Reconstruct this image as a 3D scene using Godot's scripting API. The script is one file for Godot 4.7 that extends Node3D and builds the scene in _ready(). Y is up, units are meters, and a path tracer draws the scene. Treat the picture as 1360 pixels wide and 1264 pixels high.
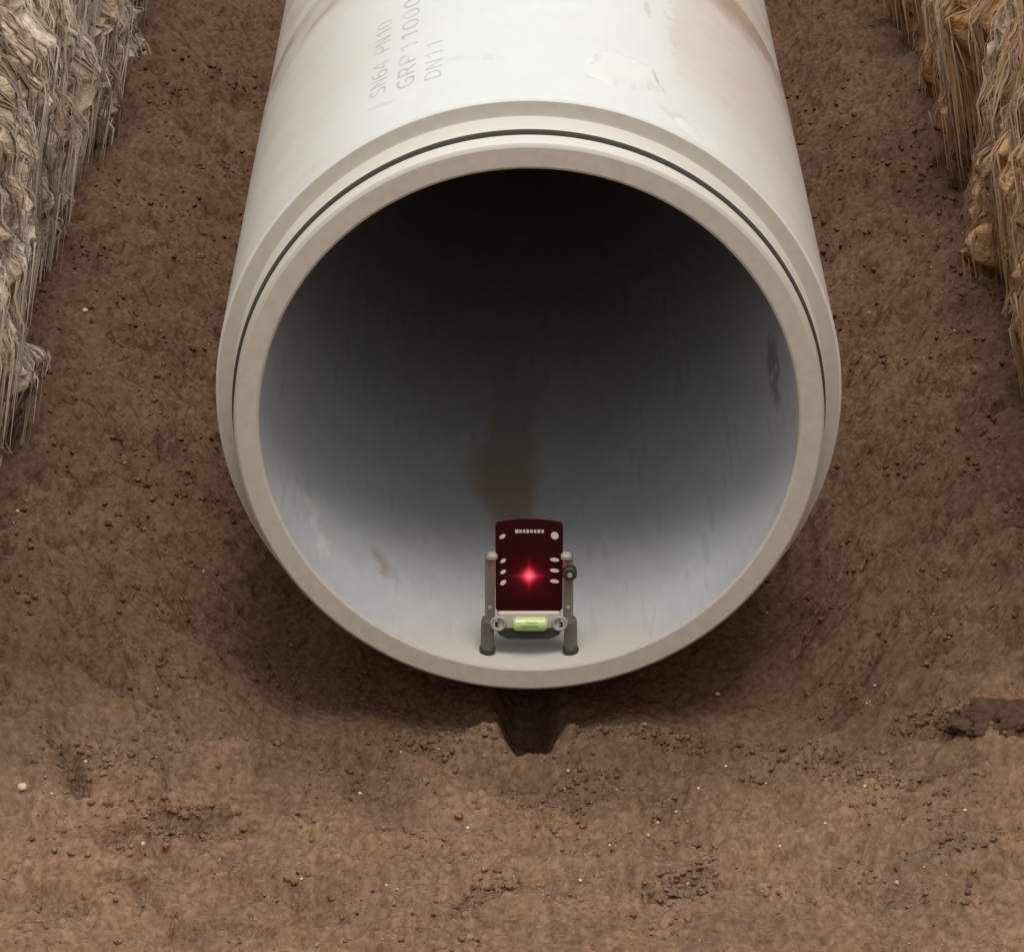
extends Node3D

# ---- measures (metres; pipe axis along z, pipe mouth at z = 0, axis at y = 0) ----
const R_BORE := 0.4455
const R_LIP := 0.488
const R_OUT := 0.5255
const GROUND := 1.35
const WALL_X := 1.0

var rng := RandomNumberGenerator.new()
var n_big := FastNoiseLite.new()
var n_mid := FastNoiseLite.new()
var n_fine := FastNoiseLite.new()
var n_grain := FastNoiseLite.new()
var n_ridge := FastNoiseLite.new()
var n_tone := FastNoiseLite.new()
var n_flute := FastNoiseLite.new()
var n_cell := FastNoiseLite.new()
var taken := {}


func lin(r: float, g: float, b: float) -> Color:
	return Color(r, g, b).linear_to_srgb()


func noise(n: FastNoiseLite, sd: int, freq: float, oct: int, kind := FastNoiseLite.TYPE_SIMPLEX_SMOOTH, fractal := FastNoiseLite.FRACTAL_FBM) -> void:
	n.seed = sd
	n.noise_type = kind
	n.frequency = freq
	n.fractal_type = fractal
	n.fractal_octaves = oct


func mat(c: Color, rough := 0.9, metal := 0.0) -> StandardMaterial3D:
	var m := StandardMaterial3D.new()
	m.albedo_color = c
	m.roughness = rough
	m.metallic = metal
	return m


func numbered(called: String) -> String:
	if not taken.has(called):
		taken[called] = 0
		return called
	taken[called] += 1
	return "%s_%03d" % [called, taken[called]]


func tag(o: Node, label: String, category: String, group := "") -> void:
	o.set_meta("label", label)
	if category:
		o.set_meta("category", category)
	if group:
		o.set_meta("group", group)


func thing(called: String, label: String, category: String, at := Vector3.ZERO, group := "") -> Node3D:
	var o := Node3D.new()
	o.name = numbered(called)
	add_child(o, true)
	o.position = at
	tag(o, label, category, group)
	return o


func put(called: String, m: Mesh, material: Material, parent: Node = self, at := Vector3.ZERO) -> MeshInstance3D:
	var o := MeshInstance3D.new()
	o.name = numbered(called) if parent == self else called
	o.mesh = m
	o.material_override = material
	parent.add_child(o, true)
	o.position = at
	return o


# ---- mesh helpers ----
class Builder:
	var v := PackedVector3Array()
	var n := PackedVector3Array()
	var c := PackedColorArray()
	var uv := PackedVector2Array()
	var ix := PackedInt32Array()

	func vert(p: Vector3, nn: Vector3, col := Color.WHITE, t := Vector2.ZERO) -> int:
		v.append(p)
		n.append(nn)
		c.append(col)
		uv.append(t)
		return v.size() - 1

	func tri(a: int, b: int, d: int) -> void:
		var f := (v[a] - v[d]).cross(v[a] - v[b])
		if f.dot(n[a] + n[b] + n[d]) < 0.0:
			ix.append_array([a, d, b])
		else:
			ix.append_array([a, b, d])

	func quad(a: int, b: int, d: int, e: int) -> void:
		tri(a, b, d)
		tri(a, d, e)

	func mesh() -> ArrayMesh:
		var arr := []
		arr.resize(Mesh.ARRAY_MAX)
		arr[Mesh.ARRAY_VERTEX] = v
		arr[Mesh.ARRAY_NORMAL] = n
		arr[Mesh.ARRAY_COLOR] = c
		arr[Mesh.ARRAY_TEX_UV] = uv
		arr[Mesh.ARRAY_INDEX] = ix
		var m := ArrayMesh.new()
		m.add_surface_from_arrays(Mesh.PRIMITIVE_TRIANGLES, arr)
		return m


# turns each polyline of (z, r) round the z axis; u = angle, v = -z / tall
func lathe(lines: Array, seg: int, tall: float, wobble := 0.0) -> ArrayMesh:
	var b := Builder.new()
	for line in lines:
		var pts: PackedVector2Array = line
		var first := b.v.size()
		for k in pts.size():
			var t := pts[mini(k + 1, pts.size() - 1)] - pts[maxi(k - 1, 0)]
			t = t.normalized()
			var nz := t.y
			var nr := -t.x
			for i in seg + 1:
				var a := TAU * i / seg
				var r := pts[k].y
				if wobble > 0.0:
					r += wobble * n_mid.get_noise_3d(cos(a) * 9.0, sin(a) * 9.0, pts[k].x * 9.0)
				b.vert(Vector3(r * cos(a), r * sin(a), pts[k].x), Vector3(nr * cos(a), nr * sin(a), nz), Color.WHITE, Vector2(float(i) / seg, -pts[k].x / tall))
		for k in pts.size() - 1:
			for i in seg:
				var p := first + k * (seg + 1) + i
				b.quad(p, p + 1, p + seg + 2, p + seg + 1)
	return b.mesh()


# a box with chamfered edges
func slab(size: Vector3, ch: float, at := Vector3.ZERO, st: SurfaceTool = null) -> SurfaceTool:
	if st == null:
		st = SurfaceTool.new()
		st.begin(Mesh.PRIMITIVE_TRIANGLES)
	var h := size / 2.0
	var pts := PackedVector3Array()
	for sx in [-1, 1]:
		for sy in [-1, 1]:
			for sz in [-1, 1]:
				pts.append(at + Vector3(sx * (h.x - ch), sy * (h.y - ch), sz * h.z))
				pts.append(at + Vector3(sx * (h.x - ch), sy * h.y, sz * (h.z - ch)))
				pts.append(at + Vector3(sx * h.x, sy * (h.y - ch), sz * (h.z - ch)))
	hull(st, pts, at)
	return st


# convex outline: every triple of points that has all the others on one side (small point sets only)
func hull(st: SurfaceTool, pts: PackedVector3Array, mid: Vector3) -> void:
	var done := {}
	for i in pts.size():
		for j in range(i + 1, pts.size()):
			for k in range(j + 1, pts.size()):
				var nn := (pts[j] - pts[i]).cross(pts[k] - pts[i])
				if nn.length() < 1e-10:
					continue
				nn = nn.normalized()
				var d := nn.dot(pts[i])
				if nn.dot(mid) > d:
					nn = -nn
					d = -d
				var key := "%.3f %.3f %.3f %.5f" % [nn.x + 0.0001, nn.y + 0.0001, nn.z + 0.0001, d]
				if done.has(key):
					continue
				var on := []
				var ok := true
				for q in pts:
					var e := nn.dot(q) - d
					if e > 1e-6:
						ok = false
						break
					if e > -1e-6:
						on.append(q)
				if not ok:
					continue
				done[key] = true
				var c := Vector3.ZERO
				for q in on:
					c += q
				c /= on.size()
				var ax: Vector3 = (on[0] - c).normalized()
				var ay := nn.cross(ax)
				on.sort_custom(func(p, q): return atan2((p - c).dot(ay), (p - c).dot(ax)) > atan2((q - c).dot(ay), (q - c).dot(ax)))
				for t in range(1, on.size() - 1):
					for q in [on[0], on[t], on[t + 1]]:
						st.set_normal(nn)
						st.add_vertex(q)


# lathe about y: profile of (y, r) pairs
func turned(profile: Array, seg: int, at := Vector3.ZERO, basis := Basis()) -> ArrayMesh:
	var b := Builder.new()
	for k in profile.size() - 1:
		var p: Vector2 = profile[k]
		var q: Vector2 = profile[k + 1]
		var t := (q - p).normalized()
		var first := b.v.size()
		for e in [p, q]:
			for i in seg + 1:
				var a := TAU * i / seg
				b.vert(at + basis * Vector3(e.y * cos(a), e.x, e.y * sin(a)), basis * Vector3(t.x * cos(a), -t.y, t.x * sin(a)))
		for i in seg:
			b.quad(first + i, first + i + 1, first + seg + 2 + i, first + seg + 1 + i)
	return b.mesh()


# flat outline in x, y pushed forward in z
func cutout(outline: PackedVector2Array, z0: float, z1: float) -> ArrayMesh:
	var st := SurfaceTool.new()
	st.begin(Mesh.PRIMITIVE_TRIANGLES)
	var id := Geometry2D.triangulate_polygon(outline)
	for f in [[z1, 1.0], [z0, -1.0]]:
		for k in range(0, id.size(), 3):
			var t := [outline[id[k]], outline[id[k + 1]], outline[id[k + 2]]]
			var cw: float = (t[1] - t[0]).cross(t[2] - t[0])
			if cw * f[1] > 0:
				t = [t[0], t[2], t[1]]
			for p in t:
				st.set_normal(Vector3(0, 0, f[1]))
				st.add_vertex(Vector3(p.x, p.y, f[0]))
	var turn := 1.0 if not Geometry2D.is_polygon_clockwise(outline) else -1.0
	for k in outline.size():
		var p := outline[k]
		var q := outline[(k + 1) % outline.size()]
		var nn := Vector3(q.y - p.y, p.x - q.x, 0).normalized() * turn
		var c := [Vector3(p.x, p.y, z0), Vector3(q.x, q.y, z0), Vector3(q.x, q.y, z1), Vector3(p.x, p.y, z1)]
		for t in [[0, 1, 2], [0, 2, 3]]:
			var f: Vector3 = (c[t[0]] - c[t[2]]).cross(c[t[0]] - c[t[1]])
			var order: Array = t if f.dot(nn) > 0 else [t[0], t[2], t[1]]
			for o in order:
				st.set_normal(nn)
				st.add_vertex(c[o])
	return st.commit()


func rounded_rect(w: float, h: float, r: float, arch := 0.0, at := Vector2.ZERO) -> PackedVector2Array:
	var o := PackedVector2Array()
	for q in [[1, -1, -90], [1, 1, 0], [-1, 1, 90], [-1, -1, 180]]:
		var c := Vector2(q[0] * (w / 2 - r), q[1] * (h / 2 - r))
		for k in 5:
			var a := deg_to_rad(q[2] + k * 22.5)
			o.append(at + c + r * Vector2(cos(a), sin(a)))
		if arch > 0.0 and q[0] == 1 and q[1] == 1:
			for k in range(1, 8):
				var x: float = lerpf(w / 2 - r, -(w / 2 - r), k / 8.0)
				o.append(at + Vector2(x, h / 2 + arch * (1.0 - pow(x / (w / 2 - r), 2))))
	return o


# ---- the shape of the dug soil ----
var plates := [  # x, z, half width, half depth, height: crusts of soil standing proud
	[-0.63, 0.300, 0.045, 0.030, 0.016], [-0.538, 0.335, 0.060, 0.040, 0.020], [0.24, 0.50, 0.07, 0.05, 0.018],
	[-0.30, 0.46, 0.16, 0.10, 0.010], [0.42, 0.36, 0.13, 0.11, 0.010], [0.62, 0.50, 0.12, 0.08, 0.010], [-0.70, 0.52, 0.09, 0.07, 0.012],
	[-0.06, 0.25, 0.12, 0.07, 0.008], [0.03, 0.62, 0.12, 0.06, 0.009], [-0.45, 0.64, 0.10, 0.05, 0.012]]
var gouges := [  # x0, z0, x1, z1, half width, depth: cracks and scrapes
	[-0.755, 0.245, -0.725, 0.35, 0.016, 0.034], [0.20, 0.555, 0.30, 0.515, 0.022, 0.026], [0.46, 0.02, 0.48, 0.22, 0.012, 0.014],
	[-0.62, 0.56, -0.53, 0.66, 0.010, 0.020], [-0.47, 0.50, -0.40, 0.60, 0.009, 0.018], [-0.74, 0.46, -0.62, 0.40, 0.011, 0.022], [-0.62, 0.40, -0.56, 0.47, 0.010, 0.020],
	[0.10, 0.20, 0.05, 0.36, 0.026, 0.010], [-0.035, 0.165, 0.03, 0.172, 0.016, 0.020], [0.62, 0.30, 0.74, 0.27, 0.009, 0.018], [-0.10, 0.60, 0.0, 0.53, 0.012, 0.016],
	[-0.82, 0.58, -0.68, 0.62, 0.010, 0.018], [-0.36, 0.62, -0.24, 0.64, 0.009, 0.016], [0.52, 0.60, 0.62, 0.57, 0.012, 0.018], [0.26, 0.22, 0.22, 0.33, 0.010, 0.014],
	[0.60, -0.79, 0.86, -0.95, 0.03, 0.022], [-0.78, -0.86, -0.60, -0.88, 0.022, 0.026], [-0.77, -2.75, -0.56, -2.55, 0.05, 0.035], [-0.82, -1.3, -0.66, -1.42, 0.02, 0.02], [0.62, -1.6, 0.78, -1.5, 0.025, 0.02]]
var heaps := [  # x0, z0, x1, z1, reach: where crumbs have rolled together
	[0.10, 0.14, 0.02, 0.36, 0.04], [0.18, 0.56, 0.30, 0.52, 0.03], [-0.14, 0.62, 0.02, 0.52, 0.04], [-0.30, 0.06, -0.06, 0.09, 0.03],
	[0.48, 0.12, 0.60, 0.30, 0.05], [-0.66, 0.36, -0.50, 0.38, 0.03], [0.08, 0.06, 0.30, 0.09, 0.025], [0.62, 0.10, 0.78, 0.16, 0.03], [-0.78, 0.28, -0.60, 0.22, 0.05]]


func flare(z: float) -> float:  # the trench opens into a wider pit before the pipe
	return 1.0 + 1.3 * smoothstep(0.25, 1.7, z)


func soil(x: float, z: float, detail := true) -> float:
	var ax := absf(x) / flare(z)
	var n1 := n_big.get_noise_2d(x, z)
	# floor of the trench, banked up towards both walls
	var y := -0.555 - 0.02 * smoothstep(0.2, 0.9, z)
	var side := smoothstep(0.38 + 0.06 * n1, 1.02, ax)
	y += side * lerpf(0.235, 0.07, smoothstep(-0.35, 0.75, z))
	y += smoothstep(-0.12, -0.8, z) * (1.0 - smoothstep(0.3, 0.9, ax)) * 0.09
	# hollow dug out below the mouth of the pipe, with a lip before it
	var lip := 0.055 + 0.05 * smoothstep(0.1, 0.55, -x) + 0.022 * n_mid.get_noise_1d(x * 0.9)
	var hole := smoothstep(lip, lip - 0.06, z) * smoothstep(-0.75, -0.35, z) * (1.0 - smoothstep(0.40, 0.60, ax + 0.05 * n1))
	y -= 0.028 * hole
	y += 0.020 * exp(-pow((z - lip - 0.025) / 0.045, 2)) * (1.0 - smoothstep(0.42, 0.66, ax))
	# notch through the lip
	var nx := x - 0.002 + 0.012 * n_mid.get_noise_1d(z * 1.3 + 7.0)
	var notch := exp(-pow(nx / 0.042, 4)) * smoothstep(0.115, 0.03, z) * smoothstep(-0.4, -0.1, z)
	y -= 0.085 * notch
	y += (0.012 + 0.02 * n_mid.get_noise_2d(x + 3.0, z)) * exp(-pow((absf(nx) - 0.075) / 0.04, 2)) * exp(-pow((z - 0.055) / 0.06, 2))
	# a narrow ledge to the right of the pipe
	y += 0.03 * smoothstep(-0.37, -0.335, z) * smoothstep(-0.15, -0.33, z) * smoothstep(0.50, 0.54, x) * smoothstep(0.72, 0.66, x)
	var front := smoothstep(-0.1, 0.35, z)
	y += n1 * lerpf(0.045, 0.026, front)
	if detail:
		var m := n_mid.get_noise_2d(x, z)
		var calm := 1.0 - 0.7 * hole  # scraped smooth under the pipe
		y += m * 0.024 * calm
		y += 0.022 * absf(n_mid.get_noise_2d(x * 0.7 + 50.0, z * 1.5)) * calm - 0.006
		var crumble := smoothstep(-0.05, 0.35, n_tone.get_noise_2d(x * 3.0 + 15.0, z * 3.0 - 8.0))
		var dent := n_mid.get_noise_2d(x * 1.6 - 33.0, z * 1.9 + 21.0)
		y -= (1.0 - 0.6 * front) * 0.024 * calm * smoothstep(0.12, 0.40, dent)
		y += (0.001 + lerpf(0.009, 0.006, front) * crumble * calm) * (-0.55 - n_cell.get_noise_2d(x, z * 1.2))
		var rg := n_ridge.get_noise_2d(x * 0.8, z)
		y -= 0.020 * calm * smoothstep(0.74, 0.97, rg) * smoothstep(-0.15, 0.3, n_tone.get_noise_2d(x * 2.0, z * 2.0))
		var rough := lerpf(1.15, 0.55, front * smoothstep(-0.1, 0.25, n_big.get_noise_2d(x * 2.3 + 9.0, z * 2.3)))
		y += rough * calm * (0.0085 * n_fine.get_noise_2d(x, z * 1.15) + 0.0042 * n_grain.get_noise_2d(x, z))
		for p in plates:
			var dx: float = (x - p[0]) / p[2]
			var dz: float = (z - p[1]) / p[3]
			var d := dx * dx + dz * dz
			if d < 2.0:
				d += 0.9 * m + 0.25 * n_fine.get_noise_2d(x * 0.5, z * 0.5)
				y += 1.8 * p[4] * smoothstep(1.08, 0.93, d) * smoothstep(-1.1, 0.5, dz)
		for g in gouges:
			var a := Vector2(g[0], g[1])
			var e := Vector2(g[2], g[3])
			var q := Geometry2D.get_closest_point_to_segment(Vector2(x, z), a, e)
			var d2: float = q.distance_to(Vector2(x, z)) + 0.006 * n_fine.get_noise_2d(x * 0.5, z * 0.5)
			if d2 < g[4]:
				y -= g[5] * smoothstep(g[4], g[4] * 0.35, d2)
	# never inside the pipe
	if z < 0.01 and ax < R_OUT:
		y = minf(y, -sqrt(R_OUT * R_OUT - x * x) - 0.002)
	# the sloping end of the trench, behind the camera
	if z > 2.6:
		y = lerpf(y, GROUND, smoothstep(2.6, 5.0, z))
	return y


func soil_tone(x: float, z: float, y: float) -> Color:
	var t := n_tone.get_noise_2d(x, z)
	var w := n_tone.get_noise_2d(x * 3.1 + 40.0, z * 3.1)
	var s := clampf(0.68 + 0.14 * t + 0.10 * w + 0.06 * n_fine.get_noise_2d(x + 30.0, z), 0.3, 1.0)
	# shade along the pipe and stronger light in front, painted into the soil tone
	var front_light := smoothstep(-0.05, 0.45, z + 0.18 * t + 0.05 * w)
	s *= lerpf(0.78, 1.30, front_light)
	var red := 0.5 + 0.5 * n_tone.get_noise_2d(x * 1.7 - 20.0, z * 1.7 + 11.0)
	return Color(s, s * lerpf(0.97, 1.04, red), s * lerpf(0.93, 1.05, red))


func spaced(stops: Array) -> PackedFloat32Array:
	var o := PackedFloat32Array()
	for k in stops.size() - 1:
		var a: float = stops[k][0]
		var b: float = stops[k + 1][0]
		var n := maxi(1, int(round(absf(b - a) / stops[k][1])))
		for i in n:
			o.append(lerpf(a, b, float(i) / n))
	o.append(stops[-1][0])
	return o


func sheet(xs: PackedFloat32Array, zs: PackedFloat32Array, place: Callable, tone: Callable, facing: Vector3) -> ArrayMesh:
	var w := xs.size()
	var h := zs.size()
	var v := PackedVector3Array()
	var n := PackedVector3Array()
	var c := PackedColorArray()
	v.resize(w * h)
	n.resize(w * h)
	c.resize(w * h)
	for j in h:
		for i in w:
			var p: Vector3 = place.call(xs[i], zs[j])
			v[j * w + i] = p
			c[j * w + i] = tone.call(xs[i], zs[j], p)
	for j in h:
		for i in w:
			var du := v[j * w + mini(i + 1, w - 1)] - v[j * w + maxi(i - 1, 0)]
			var dv := v[mini(j + 1, h - 1) * w + i] - v[maxi(j - 1, 0) * w + i]
			var nn := dv.cross(du).normalized()
			n[j * w + i] = nn if nn.dot(facing) > 0 else -nn
	var flip := (v[0] - v[w]).cross(v[0] - v[1]).dot(facing) < 0
	var ix := PackedInt32Array()
	ix.resize((w - 1) * (h - 1) * 6)
	var k := 0
	for j in h - 1:
		for i in w - 1:
			var a := j * w + i
			var q := [a, a + 1, a + w, a + 1, a + w + 1, a + w] if not flip else [a, a + w, a + 1, a + 1, a + w, a + w + 1]
			for e in q:
				ix[k] = e
				k += 1
	var arr := []
	arr.resize(Mesh.ARRAY_MAX)
	arr[Mesh.ARRAY_VERTEX] = v
	arr[Mesh.ARRAY_NORMAL] = n
	arr[Mesh.ARRAY_COLOR] = c
	arr[Mesh.ARRAY_INDEX] = ix
	var m := ArrayMesh.new()
	m.add_surface_from_arrays(Mesh.PRIMITIVE_TRIANGLES, arr)
	return m


# ---- the cut faces of the trench ----
func wall_edge(side: int, z: float) -> float:  # height where the hard bank breaks off above the loose soil
	return (-0.33 if side < 0 else -0.355) + 0.10 * n_big.get_noise_2d(z * 2.0, side * 31.0) + 0.12 * n_mid.get_noise_2d(z * 0.8, side * 17.0) + 0.07 * n_fine.get_noise_2d(z * 0.7, side * 5.0)


func wall_at(side: int, y: float, z: float) -> Vector3:
	var warp := 0.05 * n_mid.get_noise_3d(z, y, side * 3.0)
	var flute := n_flute.get_noise_3d((z + warp) * 12.0, y * 0.7, side * 40.0)
	var flute2 := n_flute.get_noise_3d((z + warp) * 34.0 + 5.0, y * 2.0, side * 40.0)
	var lump := n_big.get_noise_3d(z * 1.6, y * 1.6, side * 20.0)
	var pit := n_mid.get_noise_3d(z * 1.6, y * 0.45, side * 9.0)
	var crust := n_fine.get_noise_3d(z * 1.3, y * 0.16, side)
	var x := (0.985 if side < 0 else 0.965) - (0.12 if side < 0 else 0.10) * lump - 0.034 * flute - 0.014 * flute2 - 0.028 * pit - 0.006 * crust - 0.010 * n_mid.get_noise_3d(z * 2.0, y * 2.0, side * 6.0)
	x -= 0.0025 * n_grain.get_noise_3d(z, y * 0.3, side)
	x += 0.038 * smoothstep(0.16, 0.30, n_mid.get_noise_3d(z * 2.2 + 30.0, y * 1.5, side * 4.0))  # pits where pieces have dropped out
	x += 0.42 * smoothstep(0.10, 1.35, y)
	var e := wall_edge(side, z)
	x += 0.18 * smoothstep(e + 0.03, e - 0.07, y)
	return Vector3(side * x * flare(z), y, z)


func wall_tone(side: int, y: float, z: float) -> Color:
	var warp := 0.04 * n_mid.get_noise_3d(z, y, side * 3.0)
	var streak := n_flute.get_noise_3d((z + warp) * 18.0, y * 1.5, side * 77.0)
	var fine := n_flute.get_noise_3d((z + warp) * 60.0, y * 4.0, side * 33.0)
	var patch := n_tone.get_noise_3d(z * 1.3, y * 1.3, side * 15.0)
	var k := clampf(0.52 + 1.1 * streak + 0.9 * fine + 0.3 * patch, 0.0, 1.0)
	var c := Color(0.24, 0.16, 0.092).lerp(Color(0.90, 0.74, 0.54), k) if side < 0 else Color(0.30, 0.145, 0.055).lerp(Color(0.77, 0.48, 0.245), k)
	if side < 0:
		c = c.lerp(Color(0.86, 0.79, 0.69), smoothstep(0.05, 0.4, n_tone.get_noise_3d(z * 3.2 + 8.0, y * 1.2, 3.0) + 0.3 * fine) * 0.7)
	else:
		c = c.lerp(Color(0.72, 0.61, 0.44), smoothstep(0.10, 0.4, n_tone.get_noise_3d(z * 3.6 + 18.0, y * 0.8, 6.0) + 0.3 * fine) * 0.7)
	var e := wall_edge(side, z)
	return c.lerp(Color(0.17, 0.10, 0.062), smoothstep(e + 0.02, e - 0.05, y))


func soil_texture(lo: Color, hi: Color, freq: float, sd: int, spread := 1.0) -> NoiseTexture2D:
	var t := NoiseTexture2D.new()
	t.width = 1024
	t.height = 1024
	t.seamless = true
	var f := FastNoiseLite.new()
	noise(f, sd, freq, 5)
	t.noise = f
	var g := Gradient.new()
	g.offsets = PackedFloat32Array([0.0, 0.32, 0.55, 0.80, 1.0])
	g.colors = PackedColorArray([lo.darkened(0.25 * spread), lo, lo.lerp(hi, 0.5), hi, hi.lightened(0.12 * spread)])
	t.color_ramp = g
	return t


func bumps(freq: float, sd: int, strength: float) -> NoiseTexture2D:
	var t := NoiseTexture2D.new()
	t.width = 1024
	t.height = 1024
	t.seamless = true
	t.as_normal_map = true
	t.bump_strength = strength
	var f := FastNoiseLite.new()
	noise(f, sd, freq, 5)
	t.noise = f
	return t


func earthy(lo: Color, hi: Color, sd: int, scale: float) -> StandardMaterial3D:
	var m := mat(Color.WHITE, 0.97)
	m.metallic_specular = 0.25
	m.vertex_color_use_as_albedo = true
	m.albedo_texture = soil_texture(lo, hi, 0.03, sd)
	m.normal_enabled = true
	m.normal_texture = bumps(0.04, sd + 1, 9.0)
	m.normal_scale = 1.0
	m.uv1_triplanar = true
	m.uv1_world_triplanar = true
	m.uv1_scale = Vector3.ONE * scale
	return m


# ---- pipe colouring: (degrees, metres from the mouth) ----
func blot(a: float, d: float, a0: float, d0: float, ra: float, rd: float) -> float:
	var q := pow((a - a0) / ra, 2) + pow((d - d0) / rd, 2)
	return smoothstep(1.0, 0.25, q)


func barrel_picture() -> ImageTexture:
	var w := 2048
	var h := 1024
	var ink := {}
	stencil("SN64 PN10", 119.0, 0.335, 0.031, 0.44, ink, w, h, 0.75)
	stencil("GRP11000", 113.2, 0.305, 0.032, 0.54, ink, w, h, 0.75)
	stencil("DN11", 107.8, 0.30, 0.030, 0.23, ink, w, h, 0.6)
	var im := Image.create(w, h, false, Image.FORMAT_RGB8)
	var clean := Color(0.622, 0.630, 0.616)
	var tan_ := Color(0.55, 0.465, 0.375)
	var grey := Color(0.40, 0.40, 0.38)
	for j in h:
		var d := 2.0 * (j + 0.5) / h
		for i in w:
			var a := 360.0 * (i + 0.5) / w
			if a > 200.0 and a < 340.0:
				im.set_pixel(i, j, clean.lerp(tan_, 0.3).linear_to_srgb())
				continue
			var ca := cos(deg_to_rad(a)) * 0.52
			var sa := sin(deg_to_rad(a)) * 0.52
			var n := n_tone.get_noise_3d(ca * 2.0, sa * 2.0, d * 1.2)
			var f := n_mid.get_noise_3d(ca, sa, d)
			var g := n_fine.get_noise_3d(ca, sa, d * 0.35)
			var c := clean * (1.0 + 0.025 * g + 0.02 * f)
			# dusty film on both flanks
			var flank := smoothstep(22.0, 52.0, absf(a - 90.0) + 14.0 * n)
			c = c.lerp(tan_, 0.38 * flank * (0.7 + 0.9 * f))
			# stain with a hard edge right of the crown
			var edge := 61.0 - 4.0 * (d - 0.8) + 3.0 * f
			c = c.lerp(tan_, (0.30 + 0.5 * absf(f)) * smoothstep(edge, edge - 2.0, a) * smoothstep(0.30, 0.60, d + 0.1 * n) * smoothstep(20.0, 45.0, a))
			c = c.lerp(grey, 0.35 * smoothstep(0.22, 0.5, g) * blot(a, d, 61.0, 0.75, 2.0, 0.32))
			c = c.lerp(grey, 0.45 * blot(a + 2.0 * f, d, 66.0, 0.78, 1.1, 0.06))
			# dirt gathered at the joint
			c = c.lerp(Color(0.36, 0.27, 0.19), 0.85 * smoothstep(1.00, 1.30, d + 0.12 * f + 0.08 * n) * smoothstep(1.40, 1.35, d) * (0.55 + 0.45 * smoothstep(-0.2, 0.3, n + f)))
			c = c.lerp(tan_, 0.5 * smoothstep(1.42, 1.48, d + 0.04 * f) * smoothstep(-0.1, 0.3, f))
			if ink.has(j * w + i):
				c = c.lerp(Color(0.33, 0.33, 0.32), ink[j * w + i] * clampf(0.95 + 1.1 * g + 0.7 * f, 0.3, 1.0))
			# rub marks before the lettering and beside the smear
			c = c.lerp(grey, 0.30 * blot(a, d - 0.004 * (a - 118.0), 118.0, 0.275, 4.0, 0.012))
			c = c.lerp(grey, 0.22 * blot(a, d - 0.004 * (a - 100.0) + 0.02 * f, 100.0, 0.375, 7.0, 0.022) * smoothstep(-0.2, 0.2, f + g))
			c = c.lerp(grey, 0.28 * blot(a, d - 0.012 * (a - 66.0), 62.0, 0.25, 7.0, 0.05) * smoothstep(-0.25, 0.25, f))
			c = c.lerp(grey, 0.30 * blot(a, d, 78.5, 0.27, 2.0, 0.014))
			im.set_pixel(i, j, c.linear_to_srgb())
	return ImageTexture.create_from_image(im)


func bore_picture() -> ImageTexture:
	var w := 1024
	var h := 512
	var im := Image.create(w, h, false, Image.FORMAT_RGB8)
	var clean := Color(0.53, 0.54, 0.545)
	var sky_sheen := Color(0.55, 0.57, 0.60)
	var silt := Color(0.36, 0.265, 0.175)
	for j in h:
		var d := 3.0 * (j + 0.5) / h
		for i in w:
			var a := 360.0 * (i + 0.5) / w
			var ca := cos(deg_to_rad(a)) * 0.45
			var sa := sin(deg_to_rad(a)) * 0.45
			var n := n_tone.get_noise_3d(ca * 2.0, sa * 2.0, d)
			var f := n_mid.get_noise_3d(ca, sa, d * 0.6)
			var g := n_fine.get_noise_3d(ca, sa, d * 0.35)
			var off := absf(a - 270.0)
			var c := clean.lerp(sky_sheen, smoothstep(18.0, 50.0, off)) * (1.0 + 0.07 * f + 0.06 * g + 0.05 * n)  # sky reflection painted in: bluer away from the invert
			c *= 1.0 - 0.035 * smoothstep(0.0, 0.4, n_mid.get_noise_1d(d * 6.0 + 2.0 * f))
			c = c.lerp(clean * 0.8, 0.5 * smoothstep(0.22, 0.42, n_fine.get_noise_3d(ca * 1.2, sa * 1.2, d * 0.08)) * smoothstep(-0.1, 0.2, f))
			# pale dry film near the mouth, silt trail along the invert further in
			c = c.lerp(Color(0.58, 0.54, 0.46), 0.8 * smoothstep(0.20, 0.03, d + 0.05 * n) * smoothstep(40.0, 12.0, off))
			var trail := smoothstep(1.0, 0.45, absf(a - 266.0 + 5.0 * n) / (8.5 + 5.0 * n + 7.0 * f))
			c = c.lerp(silt, 0.8 * trail * smoothstep(0.15, 0.60, d + 0.15 * f) * smoothstep(1.5, 0.7, d))
			c = c.lerp(silt, 0.40 * smoothstep(1.0, 0.3, absf(a - 262.0) / 9.0) * smoothstep(0.05, 0.30, d) * smoothstep(0.6, 0.4, d) * smoothstep(-0.2, 0.35, f))
			# scrapes on the right flank and on the left one
			c = c.lerp(Color(0.12, 0.115, 0.12), 0.60 * smoothstep(0.05, 0.30, f + 0.4 * g) * blot(a, d, 348.5, 0.47, 5.0, 0.20))
			c = c.lerp(Color(0.72, 0.70, 0.66), 0.65 * smoothstep(0.05, 0.35, f + 0.5 * g) * blot(a, d, 214.0, 0.16, 13.0, 0.10))
			c = c.lerp(silt, 0.6 * smoothstep(0.10, 0.32, f) * blot(a, d, 231.0, 0.20, 10.0, 0.12))
			im.set_pixel(i, j, c.linear_to_srgb())
	return ImageTexture.create_from_image(im)


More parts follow.
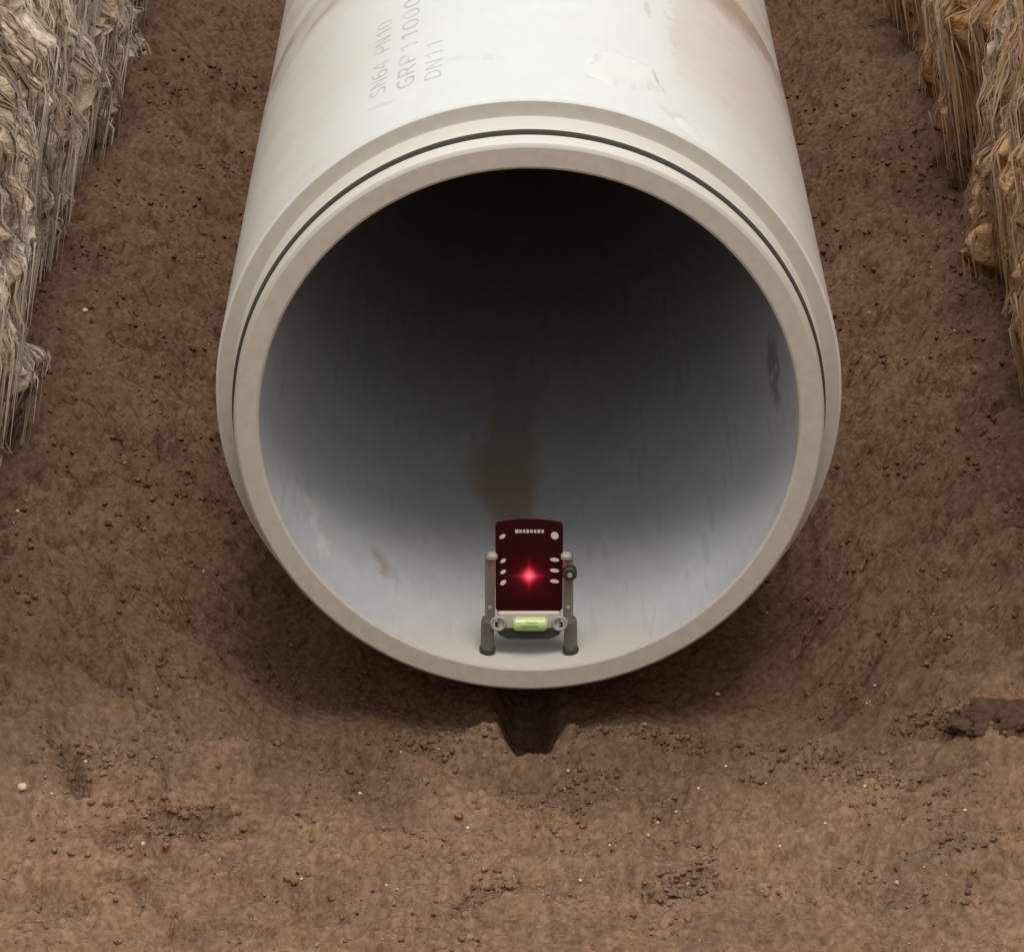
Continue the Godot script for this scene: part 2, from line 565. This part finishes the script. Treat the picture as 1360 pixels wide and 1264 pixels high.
# faded stencil print on the barrel: starts at (angle, distance), runs away from the mouth; adds ink to a mask
func stencil(words: String, angle: float, dist: float, tall: float, long: float, ink: Dictionary, w: int, h: int, strength: float) -> void:
	var font := SystemFont.new()
	font.font_names = PackedStringArray(["Droid Sans Mono"])
	var cell := long / words.length()
	for k in words.length():
		if words[k] == " ":
			continue
		var tm := TextMesh.new()
		tm.font = font
		tm.text = words[k]
		tm.font_size = 64
		tm.pixel_size = 0.01
		tm.depth = 0.0
		tm.curve_step = 2.0
		var arr := tm.get_mesh_arrays()
		var pts: PackedVector3Array = arr[Mesh.ARRAY_VERTEX]
		var ids: PackedInt32Array = arr[Mesh.ARRAY_INDEX]
		var lo := pts[0]
		var hi := pts[0]
		for p in pts:
			lo = lo.min(p)
			hi = hi.max(p)
		var wide := cell * (0.78 if words[k] != "1" else 0.46)
		var q := PackedVector2Array()
		for p in pts:
			var along := cell * k + (cell - wide) / 2 + (p.x - lo.x) / (hi.x - lo.x) * wide
			var a := angle + rad_to_deg((p.y - (lo.y + hi.y) / 2) / (hi.y - lo.y) * tall / R_OUT)
			q.append(Vector2(a / 360.0 * w, (dist + along) / 2.0 * h))
		for t in range(0, ids.size(), 3):
			var a := q[ids[t]]
			var b := q[ids[t + 1]]
			var c := q[ids[t + 2]]
			var x0 := int(minf(a.x, minf(b.x, c.x)))
			var x1 := int(maxf(a.x, maxf(b.x, c.x)))
			var y0 := int(minf(a.y, minf(b.y, c.y)))
			var y1 := int(maxf(a.y, maxf(b.y, c.y)))
			for y in range(y0, y1 + 1):
				for x in range(x0, x1 + 1):
					var n := 0
					for sub in 9:
						if Geometry2D.point_is_inside_triangle(Vector2(x + (sub % 3) / 3.0 + 0.17, y + (sub / 3) / 3.0 + 0.17), a, b, c):
							n += 1
					if n:
						ink[y * w + x] = minf(1.0, ink.get(y * w + x, 0.0) + n / 9.0 * strength)


func lump(sd: int, size: Vector3, rough: float, rings := 10, seg := 16, tint := Color.WHITE) -> ArrayMesh:
	var b := Builder.new()
	for k in rings + 1:
		var th := PI * k / rings
		for i in seg + 1:
			var ph := TAU * i / seg
			var d := Vector3(sin(th) * cos(ph), cos(th), sin(th) * sin(ph))
			var q := d * 1.6 + Vector3.ONE * sd * 3.7
			var r := 1.0 + rough * (n_lump.get_noise_3dv(q) + 0.5 * n_lump.get_noise_3dv(q * 2.3) + (0.35 * n_lump.get_noise_3dv(q * 6.0) if rings > 20 else 0.0))
			b.vert(d * r * size, (d / size).normalized(), tint)
	for k in rings:
		for i in seg:
			var a := k * (seg + 1) + i
			b.quad(a, a + 1, a + seg + 2, a + seg + 1)
	# true normals
	var nn := PackedVector3Array()
	nn.resize(b.v.size())
	for t in range(0, b.ix.size(), 3):
		var f := (b.v[b.ix[t]] - b.v[b.ix[t + 2]]).cross(b.v[b.ix[t]] - b.v[b.ix[t + 1]])
		for e in 3:
			nn[b.ix[t + e]] += f
	for k in rings + 1:
		var s := nn[k * (seg + 1)] + nn[k * (seg + 1) + seg]
		nn[k * (seg + 1)] = s
		nn[k * (seg + 1) + seg] = s
	for i in nn.size():
		b.n[i] = nn[i].normalized() if nn[i].length() > 1e-12 else b.n[i]
	return b.mesh()


var n_lump := FastNoiseLite.new()


func scatter(called: String, shapes: Array, material: Material, count: int, lo: float, hi: float, area: Rect2, tones: Callable, power := 2.5) -> void:
	for s in shapes.size():
		var mm := MultiMesh.new()
		mm.transform_format = MultiMesh.TRANSFORM_3D
		mm.use_colors = true
		mm.mesh = shapes[s]
		mm.instance_count = count
		for i in count:
			var x := 0.0
			var z := 0.0
			for attempt in 12:
				x = rng.randf_range(area.position.x, area.end.x)
				z = rng.randf_range(area.position.y, area.end.y)
				if z > 0.02 or absf(x) > 0.40:
					if n_tone.get_noise_2d(x * 3.0 + 15.0, z * 3.0 - 8.0) > rng.randf_range(-0.10, 0.30):
						break
			if i % 5 == 0:
				var hp: Array = heaps[rng.randi() % heaps.size()]
				var t := rng.randf()
				x = lerpf(hp[0], hp[2], t) + rng.randfn(0.0, hp[4] * 0.6)
				z = lerpf(hp[1], hp[3], t) + rng.randfn(0.0, hp[4] * 0.6)
			var r := lerpf(lo, hi, pow(rng.randf(), power))
			var y := soil(x, z)
			var bs := Basis.from_euler(Vector3(rng.randf() * 0.8, rng.randf() * TAU, rng.randf() * 0.8)).scaled(Vector3(r, r * rng.randf_range(0.55, 0.9), r))
			mm.set_instance_transform(i, Transform3D(bs, Vector3(x, y + r * 0.15, z)))
			mm.set_instance_color(i, tones.call(x, z, y))
		var o := MultiMeshInstance3D.new()
		o.name = numbered(called)
		o.multimesh = mm
		o.material_override = material
		add_child(o, true)
		o.set_meta("kind", "stuff")
		tag(o, "fine loose crumbs of brown soil strewn over the trench floor" if called == "soil_crumbs" else "tiny pale grit lying in the brown trench soil", "soil" if called == "soil_crumbs" else "gravel")


func _ready() -> void:
	rng.seed = 7
	# ---- camera, sky, sun, exposure ----
	var cam := Camera3D.new()
	cam.name = "camera"
	cam.keep_aspect = Camera3D.KEEP_HEIGHT
	cam.fov = 14.15
	cam.near = 0.1
	cam.far = 900.0
	add_child(cam)
	cam.position = Vector3(-0.028, 2.444, 5.832)
	cam.rotation = Vector3(-0.40989, 0, 0)
	cam.current = true
	var env := Environment.new()
	env.background_mode = Environment.BG_SKY
	var sky := Sky.new()
	var sm := ProceduralSkyMaterial.new()
	sm.sky_top_color = Color(0.82, 0.83, 0.84)
	sm.sky_horizon_color = Color(0.77, 0.775, 0.78)
	sm.sky_curve = 0.2
	sm.ground_bottom_color = Color(0.25, 0.22, 0.19)
	sm.ground_horizon_color = Color(0.45, 0.43, 0.40)
	sm.sun_angle_max = 1.0
	sky.sky_material = sm
	env.sky = sky
	env.tonemap_mode = Environment.TONE_MAPPER_LINEAR
	env.tonemap_exposure = 1.76
	env.sdfgi_enabled = true
	env.ssao_enabled = true
	env.ssil_enabled = true
	var we := WorldEnvironment.new()
	we.name = "world_environment"
	we.environment = env
	add_child(we)
	var sun := DirectionalLight3D.new()
	sun.name = "sun"
	sun.light_energy = 0.35
	sun.light_color = Color(1.0, 0.975, 0.94)
	sun.light_angular_distance = 24.0
	sun.shadow_enabled = true
	add_child(sun)
	sun.rotation = Vector3(deg_to_rad(-68), deg_to_rad(8), 0)

	noise(n_big, 11, 1.6, 3)
	noise(n_mid, 12, 7.0, 4)
	noise(n_fine, 13, 34.0, 4)
	noise(n_grain, 14, 110.0, 2)
	noise(n_ridge, 15, 4.0, 3, FastNoiseLite.TYPE_SIMPLEX_SMOOTH, FastNoiseLite.FRACTAL_RIDGED)
	noise(n_tone, 16, 1.7, 4)
	noise(n_flute, 17, 1.0, 4)
	noise(n_lump, 18, 1.0, 3)
	noise(n_cell, 19, 17.0, 2, FastNoiseLite.TYPE_CELLULAR)
	n_cell.cellular_return_type = FastNoiseLite.RETURN_DISTANCE
	n_cell.domain_warp_enabled = true
	n_cell.domain_warp_frequency = 12.0
	n_cell.domain_warp_amplitude = 0.05

	# ---- the dug soil ----
	var earth := earthy(lin(0.21, 0.122, 0.075), lin(0.35, 0.215, 0.138), 21, 1.7)
	var xs := spaced([[-1.45, 0.02], [-1.1, 0.0065], [1.1, 0.02], [1.45, 0.02]])
	var zs := spaced([[-8.0, 0.1], [-4.6, 0.014], [-2.0, 0.009], [-0.5, 0.0065], [0.95, 0.05], [2.0, 0.1], [5.4, 0.1]])
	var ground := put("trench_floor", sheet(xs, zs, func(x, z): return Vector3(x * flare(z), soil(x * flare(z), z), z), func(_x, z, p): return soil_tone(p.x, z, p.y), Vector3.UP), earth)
	ground.set_meta("kind", "structure")

	# ---- trench walls ----
	var clay := earthy(lin(0.78, 0.78, 0.78), lin(0.99, 0.99, 0.99), 31, 2.3)
	var wz := spaced([[-8.0, 0.08], [-4.6, 0.012], [-0.2, 0.03], [1.5, 0.08], [5.4, 0.08]])
	var wy := spaced([[-0.75, 0.012], [0.75, 0.04], [GROUND, 0.04]])
	for side in [-1, 1]:
		var w := put("trench_wall", sheet(wz, wy, func(z, y): return wall_at(side, y, z), func(z, y, _p): return wall_tone(side, y, z), Vector3(-side, 0, 0)), clay)
		w.set_meta("kind", "structure")
		strands(side, w)
	var xe := spaced([[-1.75, 0.04], [1.75, 0.04]])
	var ye := spaced([[-0.8, 0.04], [GROUND, 0.04]])
	var back := put("trench_end_wall", sheet(xe, ye, func(x, y): return Vector3(x, y, -7.6 - 0.06 * n_mid.get_noise_2d(x, y)), func(x, y, _p): return wall_tone(1, y, x), Vector3(0, 0, 1)), clay)
	back.set_meta("kind", "structure")

	# ---- the field round the trench ----
	var b := Builder.new()
	var up := Color(0.5, 0.5, 0.5)
	var gz := [-400.0, -7.6, 0.25, 0.5, 0.75, 1.0, 1.25, 1.5, 1.7, 5.3, 400.0]
	for side in [-1.0, 1.0]:
		for k in gz.size() - 1:
			var id := []
			for q in [[400.0, gz[k]], [1.36 * flare(gz[k]), gz[k]], [1.36 * flare(gz[k + 1]), gz[k + 1]], [400.0, gz[k + 1]]]:
				var inner: float = q[0] if q[0] > 100.0 or (k > 0 and k < gz.size() - 2) else 0.0
				id.append(b.vert(Vector3(side * inner, GROUND - 0.004, q[1]), Vector3.UP, up))
			b.quad(id[0], id[1], id[2], id[3])
	put("ground", b.mesh(), earth).set_meta("kind", "structure")

	var sky_blocker := put("added_shade_bank", sheet(spaced([[-9.0, 0.3], [9.0, 0.3]]), spaced([[6.6, 0.25], [12.6, 0.25]]), func(x, z): return Vector3(x, GROUND - 0.05 + 2.7 * smoothstep(6.8, 9.4, z) * smoothstep(12.4, 9.8, z) * smoothstep(9.0, 6.0, absf(x)) * (1.0 + 0.2 * n_big.get_noise_2d(x * 0.4, z * 0.4)), z), func(x, z, _p): return soil_tone(x, z, 0.0), Vector3.UP), earth)  # unseen bank added behind the camera to keep low sky out of the bore
	sky_blocker.set_meta("kind", "structure")

	make_pipe()
	make_target()
	make_stones(earth)
	rng.seed = 99
	var crumbs := []
	for k in 5:
		crumbs.append(lump(k + 50, Vector3.ONE, 0.9, 6, 9))
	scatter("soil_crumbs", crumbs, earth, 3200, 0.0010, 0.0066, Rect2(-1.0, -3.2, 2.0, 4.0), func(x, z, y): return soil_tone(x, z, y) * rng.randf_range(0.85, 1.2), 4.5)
	var grit := mat(Color.WHITE, 0.85)
	grit.vertex_color_use_as_albedo = true
	scatter("grit", [crumbs[0], crumbs[1]], grit, 150, 0.0012, 0.0032, Rect2(-0.95, -2.2, 1.9, 2.95), func(_x, _z, _y): return Color(0.5, 0.40, 0.31) * rng.randf_range(0.6, 1.1), 2.0)


func strands(side: int, wall: Node) -> void:
	# dry fibres and crusted drips hanging down the face
	rng.seed = 300 + side
	var b := Builder.new()
	for s in 11000:
		var z := rng.randf_range(-4.4, -0.1)
		var e := wall_edge(side, z)
		var y0 := e + pow(rng.randf(), 0.9) * 0.95
		var long := rng.randf_range(0.04, 0.22)
		var wide := lerpf(0.0010, 0.0055, pow(rng.randf(), 2.5))
		var proud := rng.randf_range(-0.002, 0.009)
		var pale := rng.randf()
		var base := wall_tone(side, y0, z)
		var c := base.lerp(Color(0.92, 0.82, 0.67) if side < 0 else Color(0.74, 0.54, 0.32), 0.75 * pale * pale) * rng.randf_range(0.8, 1.1) * lerpf(0.50, 1.1, smoothstep(-0.30, 0.15, n_flute.get_noise_3d(z * 24.0, y0 * 3.0, side * 55.0)))
		var lean := rng.randf_range(-0.08, 0.08)
		var n := 6
		var prev := []
		var hang := 9.0
		for k in n + 1:
			var t := float(k) / n
			var y := y0 - long * t
			var zz := z + lean * long * t + 0.007 * n_mid.get_noise_2d(s * 3.1, t * 0.4)
			var p := wall_at(side, maxf(y, e - 0.02), zz)
			p.y = y
			hang = minf(absf(p.x), hang + 0.005)
			p.x = side * (hang - proud)
			var ww := wide * (1.0 - 0.75 * t)
			var out := Vector3(-side, 0, 0)
			var ring := [
				b.vert(p + Vector3(0, 0, -ww), Vector3(-side * 0.5, 0, -0.86), c), b.vert(p + out * ww * 0.9, out, c), b.vert(p + Vector3(0, 0, ww), Vector3(-side * 0.5, 0, 0.86), c)]
			if prev:
				b.quad(prev[0], prev[1], ring[1], ring[0])
				b.quad(prev[1], prev[2], ring[2], ring[1])
			prev = ring
	var fibre := mat(Color.WHITE, 0.95)
	fibre.vertex_color_use_as_albedo = true
	put("hanging_fibres", b.mesh(), fibre, wall).set_meta("kind", "stuff")


func make_pipe() -> void:
	var pipe := thing("sewer_pipe", "large off-white pipe with stepped grooved end lying in the brown trench", "pipe", Vector3.ZERO)
	var outer := mat(Color.WHITE, 0.55)
	outer.albedo_texture = barrel_picture()
	outer.metallic_specular = 0.4
	outer.normal_enabled = true
	outer.normal_texture = bumps(0.012, 61, 1.2)
	outer.normal_scale = 0.25
	var bore := mat(Color.WHITE, 0.42)
	bore.albedo_texture = bore_picture()
	bore.metallic_specular = 0.5
	var rim := mat(Color.WHITE, 0.8)
	rim.albedo_texture = soil_texture(lin(0.445, 0.42, 0.36), lin(0.475, 0.45, 0.39), 0.012, 63, 0.1)
	rim.uv1_triplanar = true
	rim.uv1_scale = Vector3.ONE * 3.0
	rim.normal_enabled = true
	rim.normal_texture = bumps(0.08, 64, 2.0)
	rim.normal_scale = 0.2
	var smooth := mat(lin(0.60, 0.575, 0.51), 0.5)
	var jz := -1.35
	# long outer shell: shoulder edge, shell, shallow joint groove, shell
	put("barrel", lathe([
		PackedVector2Array([Vector2(-0.1205, 0.5215), Vector2(-0.122, 0.524), Vector2(-0.125, R_OUT)]),
		PackedVector2Array([Vector2(-0.125, R_OUT), Vector2(-0.5, R_OUT), Vector2(-0.9, R_OUT), Vector2(jz + 0.032, R_OUT), Vector2(jz + 0.022, R_OUT - 0.001)]),
		PackedVector2Array([Vector2(jz + 0.022, R_OUT - 0.001), Vector2(jz + 0.008, R_OUT - 0.012), Vector2(jz - 0.010, R_OUT - 0.015), Vector2(jz - 0.022, R_OUT - 0.010)]),
		PackedVector2Array([Vector2(jz - 0.022, R_OUT - 0.010), Vector2(jz - 0.030, R_OUT - 0.003), Vector2(jz - 0.036, R_OUT - 0.0025)]),
		PackedVector2Array([Vector2(jz - 0.036, R_OUT - 0.0025), Vector2(-2.5, R_OUT - 0.0025), Vector2(-8.0, R_OUT - 0.0025)])], 288, 2.0), outer, pipe)
	put("shoulder", lathe([
		PackedVector2Array([Vector2(-0.118, 0.4965), Vector2(-0.120, 0.500), Vector2(-0.120, 0.516), Vector2(-0.1205, 0.5215)])], 288, 1.0), rim, pipe)
	put("spigot", lathe([
		PackedVector2Array([Vector2(-0.006, R_LIP), Vector2(-0.045, R_LIP + 0.001)]),
		PackedVector2Array([Vector2(-0.045, R_LIP + 0.001), Vector2(-0.048, R_LIP - 0.001)]),
		PackedVector2Array([Vector2(-0.048, R_LIP - 0.001), Vector2(-0.049, 0.460)]),
		PackedVector2Array([Vector2(-0.049, 0.460), Vector2(-0.071, 0.460)]),
		PackedVector2Array([Vector2(-0.071, 0.460), Vector2(-0.072, 0.487)]),
		PackedVector2Array([Vector2(-0.072, 0.487), Vector2(-0.076, 0.4895), Vector2(-0.100, 0.4905), Vector2(-0.112, 0.4925), Vector2(-0.118, 0.4965)])], 288, 1.0), smooth, pipe)
	put("end_face", lathe([
		PackedVector2Array([Vector2(-0.005, R_BORE), Vector2(-0.0015, R_BORE + 0.0012), Vector2(0.0, R_BORE + 0.005)]),
		PackedVector2Array([Vector2(0.0, R_BORE + 0.005), Vector2(0.0, 0.468), Vector2(0.0, R_LIP - 0.006)]),
		PackedVector2Array([Vector2(0.0, R_LIP - 0.006), Vector2(-0.0018, R_LIP - 0.0018), Vector2(-0.006, R_LIP)])], 288, 1.0), rim, pipe)
	var line := PackedVector2Array()
	for k in 31:
		line.append(Vector2(lerpf(-8.0, -0.005, k / 30.0), R_BORE))
	put("bore", lathe([line], 288, 3.0), bore, pipe)
	var rubber := mat(lin(0.062, 0.062, 0.054), 0.95)
	rubber.metallic_specular = 0.1
	var ring := PackedVector2Array()
	for k in 13:
		var a := PI * k / 12.0
		ring.append(Vector2(-0.0590 + 0.0055 * cos(a), 0.4806 + 0.0134 * sin(a)))
	put("rubber_seal", lathe([ring], 288, 1.0), rubber, pipe)
	# smear of hardened filler by the rim
	var sb := Builder.new()
	var na := 60
	var nd := 40
	for j in nd + 1:
		for i in na + 1:
			var a := lerpf(50.0, 84.0, float(i) / na)
			var d := lerpf(0.126, 0.47, float(j) / nd)
			var f := n_mid.get_noise_2d(a * 0.012, d)
			var f2 := n_fine.get_noise_2d(a * 0.012, d)
			var hgt := 0.014 * smoothstep(1.0, 0.35, pow((a - 72.0) / 7.2, 2) + pow((d - 0.325) / 0.078, 2) + 1.0 * f + 0.1 * f2 + 0.25 * f2)
			hgt *= 0.55 + 0.6 * smoothstep(0.285, 0.35, d + 0.03 * f)
			hgt += 0.0012 * smoothstep(1.0, 0.3, pow((a - 63.5) / 5.5, 2) + pow((d - 0.225 - 0.011 * (a - 63.5)) / 0.045, 2) + 1.5 * f + 0.5 * f2)
			hgt += 0.0018 * smoothstep(1.0, 0.5, pow((a - 59.0) / 7.0, 2) + pow((d - 0.175) / 0.05, 2) + 1.7 * f + 0.4 * f2)
			var r := R_OUT - 0.0015 + hgt * (1.0 + 0.12 * f2)
			sb.vert(Vector3(r * cos(deg_to_rad(a)), r * sin(deg_to_rad(a)), -d), Vector3(cos(deg_to_rad(a)), sin(deg_to_rad(a)), 0))
	for j in nd:
		for i in na:
			var p := j * (na + 1) + i
			sb.quad(p, p + 1, p + na + 2, p + na + 1)
	var sst := SurfaceTool.new()
	sst.create_from(sb.mesh(), 0)
	sst.generate_normals()
	put("filler_smear", sst.commit(), mat(lin(0.625, 0.63, 0.60), 0.8), pipe)


func make_target() -> void:
	var at := Vector3(0.001, -0.4398, -0.052)
	var t := thing("laser_target", "small dark red laser target plate on grey stand inside the pipe mouth", "laser target", at)
	var grey := mat(lin(0.20, 0.195, 0.18), 0.45, 0.3)
	var pale := mat(lin(0.34, 0.33, 0.30), 0.6, 0.0)
	var dark := mat(lin(0.030, 0.030, 0.028), 0.6)
	var print_ := mat(lin(0.62, 0.60, 0.58), 0.7)
	var red := mat(lin(0.030, 0.0025, 0.006), 0.22)
	red.metallic_specular = 0.35
	# plate with arched top
	var plate := put("target_plate", cutout(rounded_rect(0.114, 0.160, 0.006, 0.005, Vector2(0, 0.161)), -0.006, 0.006), red, t)
	# printed marks: a dot with a row of short strokes at the top, marks in both margins
	var top := SurfaceTool.new()
	top.begin(Mesh.PRIMITIVE_TRIANGLES)
	for k in 8:
		var x := -0.021 + k * 0.0062
		slab(Vector3(0.0052 if k == 0 else 0.0042, 0.0056 if k % 3 else 0.0066, 0.0006), 0.0001, Vector3(x, 0.2285, 0.0064), top)
	put("printed_mark", top.commit(), print_, plate)
	for m in [[0.043, 0.2205, 0.0066, 0.0068], [0.043, 0.176, 0.0078, 0.0034], [0.043, 0.156, 0.0078, 0.0034], [0.043, 0.136, 0.0078, 0.0034], [-0.045, 0.219, 0.0050, 0.0038], [-0.044, 0.174, 0.0048, 0.0036], [-0.044, 0.1535, 0.0048, 0.0036], [-0.044, 0.1335, 0.0052, 0.0044]]:
		var o := PackedVector2Array()
		for k in 12:
			var a := TAU * k / 12
			var skew: float = 0.4 if m[0] < 0 else -0.12
			o.append(Vector2(m[0] + m[2] * cos(a), m[1] + m[3] * sin(a) + skew * m[2] * cos(a)))
		put("printed_mark", cutout(o, 0.0061, 0.0071), print_, plate)
	# the beam's spot glowing on the plate: soft core, faint cross
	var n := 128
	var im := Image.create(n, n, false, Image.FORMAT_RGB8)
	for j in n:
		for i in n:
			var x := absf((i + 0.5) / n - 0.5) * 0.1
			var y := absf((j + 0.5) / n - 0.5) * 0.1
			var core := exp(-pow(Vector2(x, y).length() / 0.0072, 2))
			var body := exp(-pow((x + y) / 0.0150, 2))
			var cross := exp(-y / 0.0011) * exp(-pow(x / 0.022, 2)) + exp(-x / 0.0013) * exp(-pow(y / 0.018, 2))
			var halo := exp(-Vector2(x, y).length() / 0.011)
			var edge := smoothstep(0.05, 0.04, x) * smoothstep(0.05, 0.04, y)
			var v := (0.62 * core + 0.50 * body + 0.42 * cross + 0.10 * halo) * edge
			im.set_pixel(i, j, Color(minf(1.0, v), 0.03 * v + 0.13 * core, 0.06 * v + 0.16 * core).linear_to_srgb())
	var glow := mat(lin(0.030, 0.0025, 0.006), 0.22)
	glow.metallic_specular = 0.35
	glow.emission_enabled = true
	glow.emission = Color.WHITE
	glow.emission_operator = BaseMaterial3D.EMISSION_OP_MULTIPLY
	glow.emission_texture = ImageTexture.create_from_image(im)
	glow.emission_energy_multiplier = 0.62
	var face := QuadMesh.new()
	face.size = Vector2(0.1, 0.1)
	put("laser_spot_light", face, glow, plate, Vector3(0, 0.1455, 0.00635))
	var lamp := OmniLight3D.new()
	lamp.name = "laser_glow"
	lamp.light_color = Color(1.0, 0.12, 0.14)
	lamp.light_energy = 0.0005
	lamp.light_size = 0.008
	lamp.omni_range = 3.0
	lamp.omni_attenuation = 2.0
	lamp.shadow_enabled = true
	t.add_child(lamp)
	lamp.position = Vector3(0, 0.1445, 0.022)
	var leggrey := mat(lin(0.125, 0.12, 0.11), 0.5, 0.2)
	# side uprights with clamps
	for s in [-1, 1]:
		put("side_arm", slab(Vector3(0.017, 0.125, 0.022), 0.004, Vector3(s * 0.0665, 0.120, -0.002)).commit(), grey, t)
		put("clamp", slab(Vector3(0.018, 0.013, 0.018), 0.004, Vector3(s * 0.0625, 0.1835, 0.008)).commit(), pale, t)
		var leg := put("leg", turned([Vector2(0.012, 0), Vector2(0.012, 0.0115), Vector2(0.06, 0.0108), Vector2(0.066, 0.0085), Vector2(0.066, 0)], 20, Vector3(s * 0.071, 0, 0.003)), leggrey, t)
		put("rubber_foot", turned([Vector2(0.0, 0), Vector2(0.0, 0.011), Vector2(0.003, 0.0138), Vector2(0.010, 0.0138), Vector2(0.0125, 0.0115), Vector2(0.0125, 0)], 20, Vector3(s * 0.071, 0, 0.003)), dark, leg)
		put("screw", turned([Vector2(0, 0.0035), Vector2(0.0016, 0.003), Vector2(0.0018, 0)], 12, Vector3(s * 0.0665, 0.088, 0.009), Basis(Vector3.RIGHT, PI / 2)), pale, t)
		# ring clamp at the end of the level
		var rg := TorusMesh.new()
		rg.inner_radius = 0.0085
		rg.outer_radius = 0.0145
		rg.rings = 24
		rg.ring_segments = 10
		var hold := put("ring_clamp", rg, pale, t, Vector3(s * 0.052, 0.059, 0.011))
		hold.rotation.x = PI / 2
	put("rear_strut", slab(Vector3(0.012, 0.012, 0.12), 0.002, Vector3(0, 0.052, -0.062)).commit(), grey, t)
	put("rear_foot", turned([Vector2(-0.0055, 0), Vector2(-0.0055, 0.011), Vector2(0.05, 0.008), Vector2(0.05, 0)], 16, Vector3(0, 0, -0.115)), dark, t)
	var knob := put("knob", turned([Vector2(-0.012, 0), Vector2(-0.012, 0.012), Vector2(0.005, 0.0125), Vector2(0.008, 0.010), Vector2(0.008, 0)], 24, Vector3(0.0685, 0.1545, 0.014), Basis(Vector3.RIGHT, PI / 2)), dark, t)
	put("knob_cap", turned([Vector2(0.007, 0), Vector2(0.007, 0.0045), Vector2(0.0098, 0.004), Vector2(0.0098, 0)], 16, Vector3(0.0685, 0.1545, 0.014), Basis(Vector3.RIGHT, PI / 2)), pale, knob)
	# level in its housing
	var housing := mat(lin(0.50, 0.48, 0.43), 0.7)
	put("level_housing", slab(Vector3(0.108, 0.038, 0.016), 0.004, Vector3(0, 0.0610, 0.001)).commit(), housing, t)
	put("base_block", cutout(PackedVector2Array([Vector2(-0.058, 0.05), Vector2(-0.050, 0.037), Vector2(-0.034, 0.030), Vector2(0.034, 0.030), Vector2(0.050, 0.037), Vector2(0.058, 0.05)]), -0.014, 0.012), dark, t)
	var vial := mat(lin(0.46, 0.64, 0.25), 0.2)
	vial.subsurf_scatter_enabled = true
	vial.subsurf_scatter_strength = 0.2
	var tube := put("level_vial", turned([Vector2(-0.029, 0), Vector2(-0.029, 0.009), Vector2(-0.025, 0.0125), Vector2(0.025, 0.0125), Vector2(0.029, 0.009), Vector2(0.029, 0)], 20, Vector3(0.002, 0.0575, 0.009), Basis(Vector3(0, 0, 1), -PI / 2)), vial, t)
	put("bubble", lump(4, Vector3(0.011, 0.0035, 0.003), 0.0, 8, 14), mat(lin(0.62, 0.78, 0.40), 0.2), tube, Vector3(0.004, 0.065, 0.0185))
	put("vial_window", slab(Vector3(0.03, 0.006, 0.0015), 0.0003, Vector3(0.001, 0.0580, 0.0213)).commit(), mat(lin(0.24, 0.42, 0.10), 0.3), tube)


func make_stones(earth: Material) -> void:
	var stone := mat(lin(0.62, 0.52, 0.43), 0.8)
	var group := "pale pebbles lying on the soil"
	var spots := [  # x, z, size, label
		[-0.82, 0.349, 0.0085, "pale cream pebble at the lower left, largest and whitest on the soil"],
		[0.332, -0.172, 0.0045, "pale pebble in the shade right below the pipe's lower right rim"],
		[-0.889, -1.39, 0.006, "pale pebble left of the pipe at the foot of the left bank"],
		[-0.882, -1.906, 0.006, "small pale pebble under the fringe of the left bank, higher up than its neighbour"],
		[0.309, 0.08, 0.0045, "pale pebble on the lip right of the notch"],
		[0.53, -0.62, 0.0045, "pale pebble close beside the right edge of the pipe"]]
	for k in spots.size():
		var s: Array = spots[k]
		var p := put("pebble", lump(k + 5, Vector3(s[2], s[2] * 0.75, s[2] * 0.9), 0.35), stone, self, Vector3(s[0], soil(s[0], s[1]) + s[2] * 0.35, s[1]))
		tag(p, s[3], "pebble", group)
	var small := lump(70, Vector3(1, 0.75, 0.9), 0.4, 6, 9)
	for q in [[0.371, 0.217], [0.475, 0.409], [0.399, 0.461], [-0.28, 0.22], [-0.10, 0.36], [0.21, 0.33], [0.28, 0.24], [0.55, 0.28], [0.62, 0.55], [-0.36, 0.55], [-0.62, 0.43], [0.08, 0.53], [0.33, 0.14], [-0.77, 0.37], [0.70, 0.40], [0.13, 0.40]]:
		var r := rng.randf_range(0.0026, 0.004)
		var p := put("pebble", small, stone, self, Vector3(q[0], soil(q[0], q[1]) + r * 0.3, q[1]))
		p.scale = Vector3.ONE * r
		p.rotation.y = rng.randf() * TAU
		tag(p, "tiny pale pebble on the trodden soil in front of the pipe", "pebble", "tiny pale pebbles in front of the pipe")
	var dx := 0.79
	var dz := 0.185
	var cl := put("soil_clod", lump(41, Vector3(0.100, 0.040, 0.055), 0.30, 40, 60, Color(0.34, 0.33, 0.33)), earth, self, Vector3(dx + 0.005, soil(dx, dz) + 0.010, dz))  # tinted darker than the soil around it
	tag(cl, "dark clod of earth at the right edge beside the hollow", "clod", "clods on the soil")
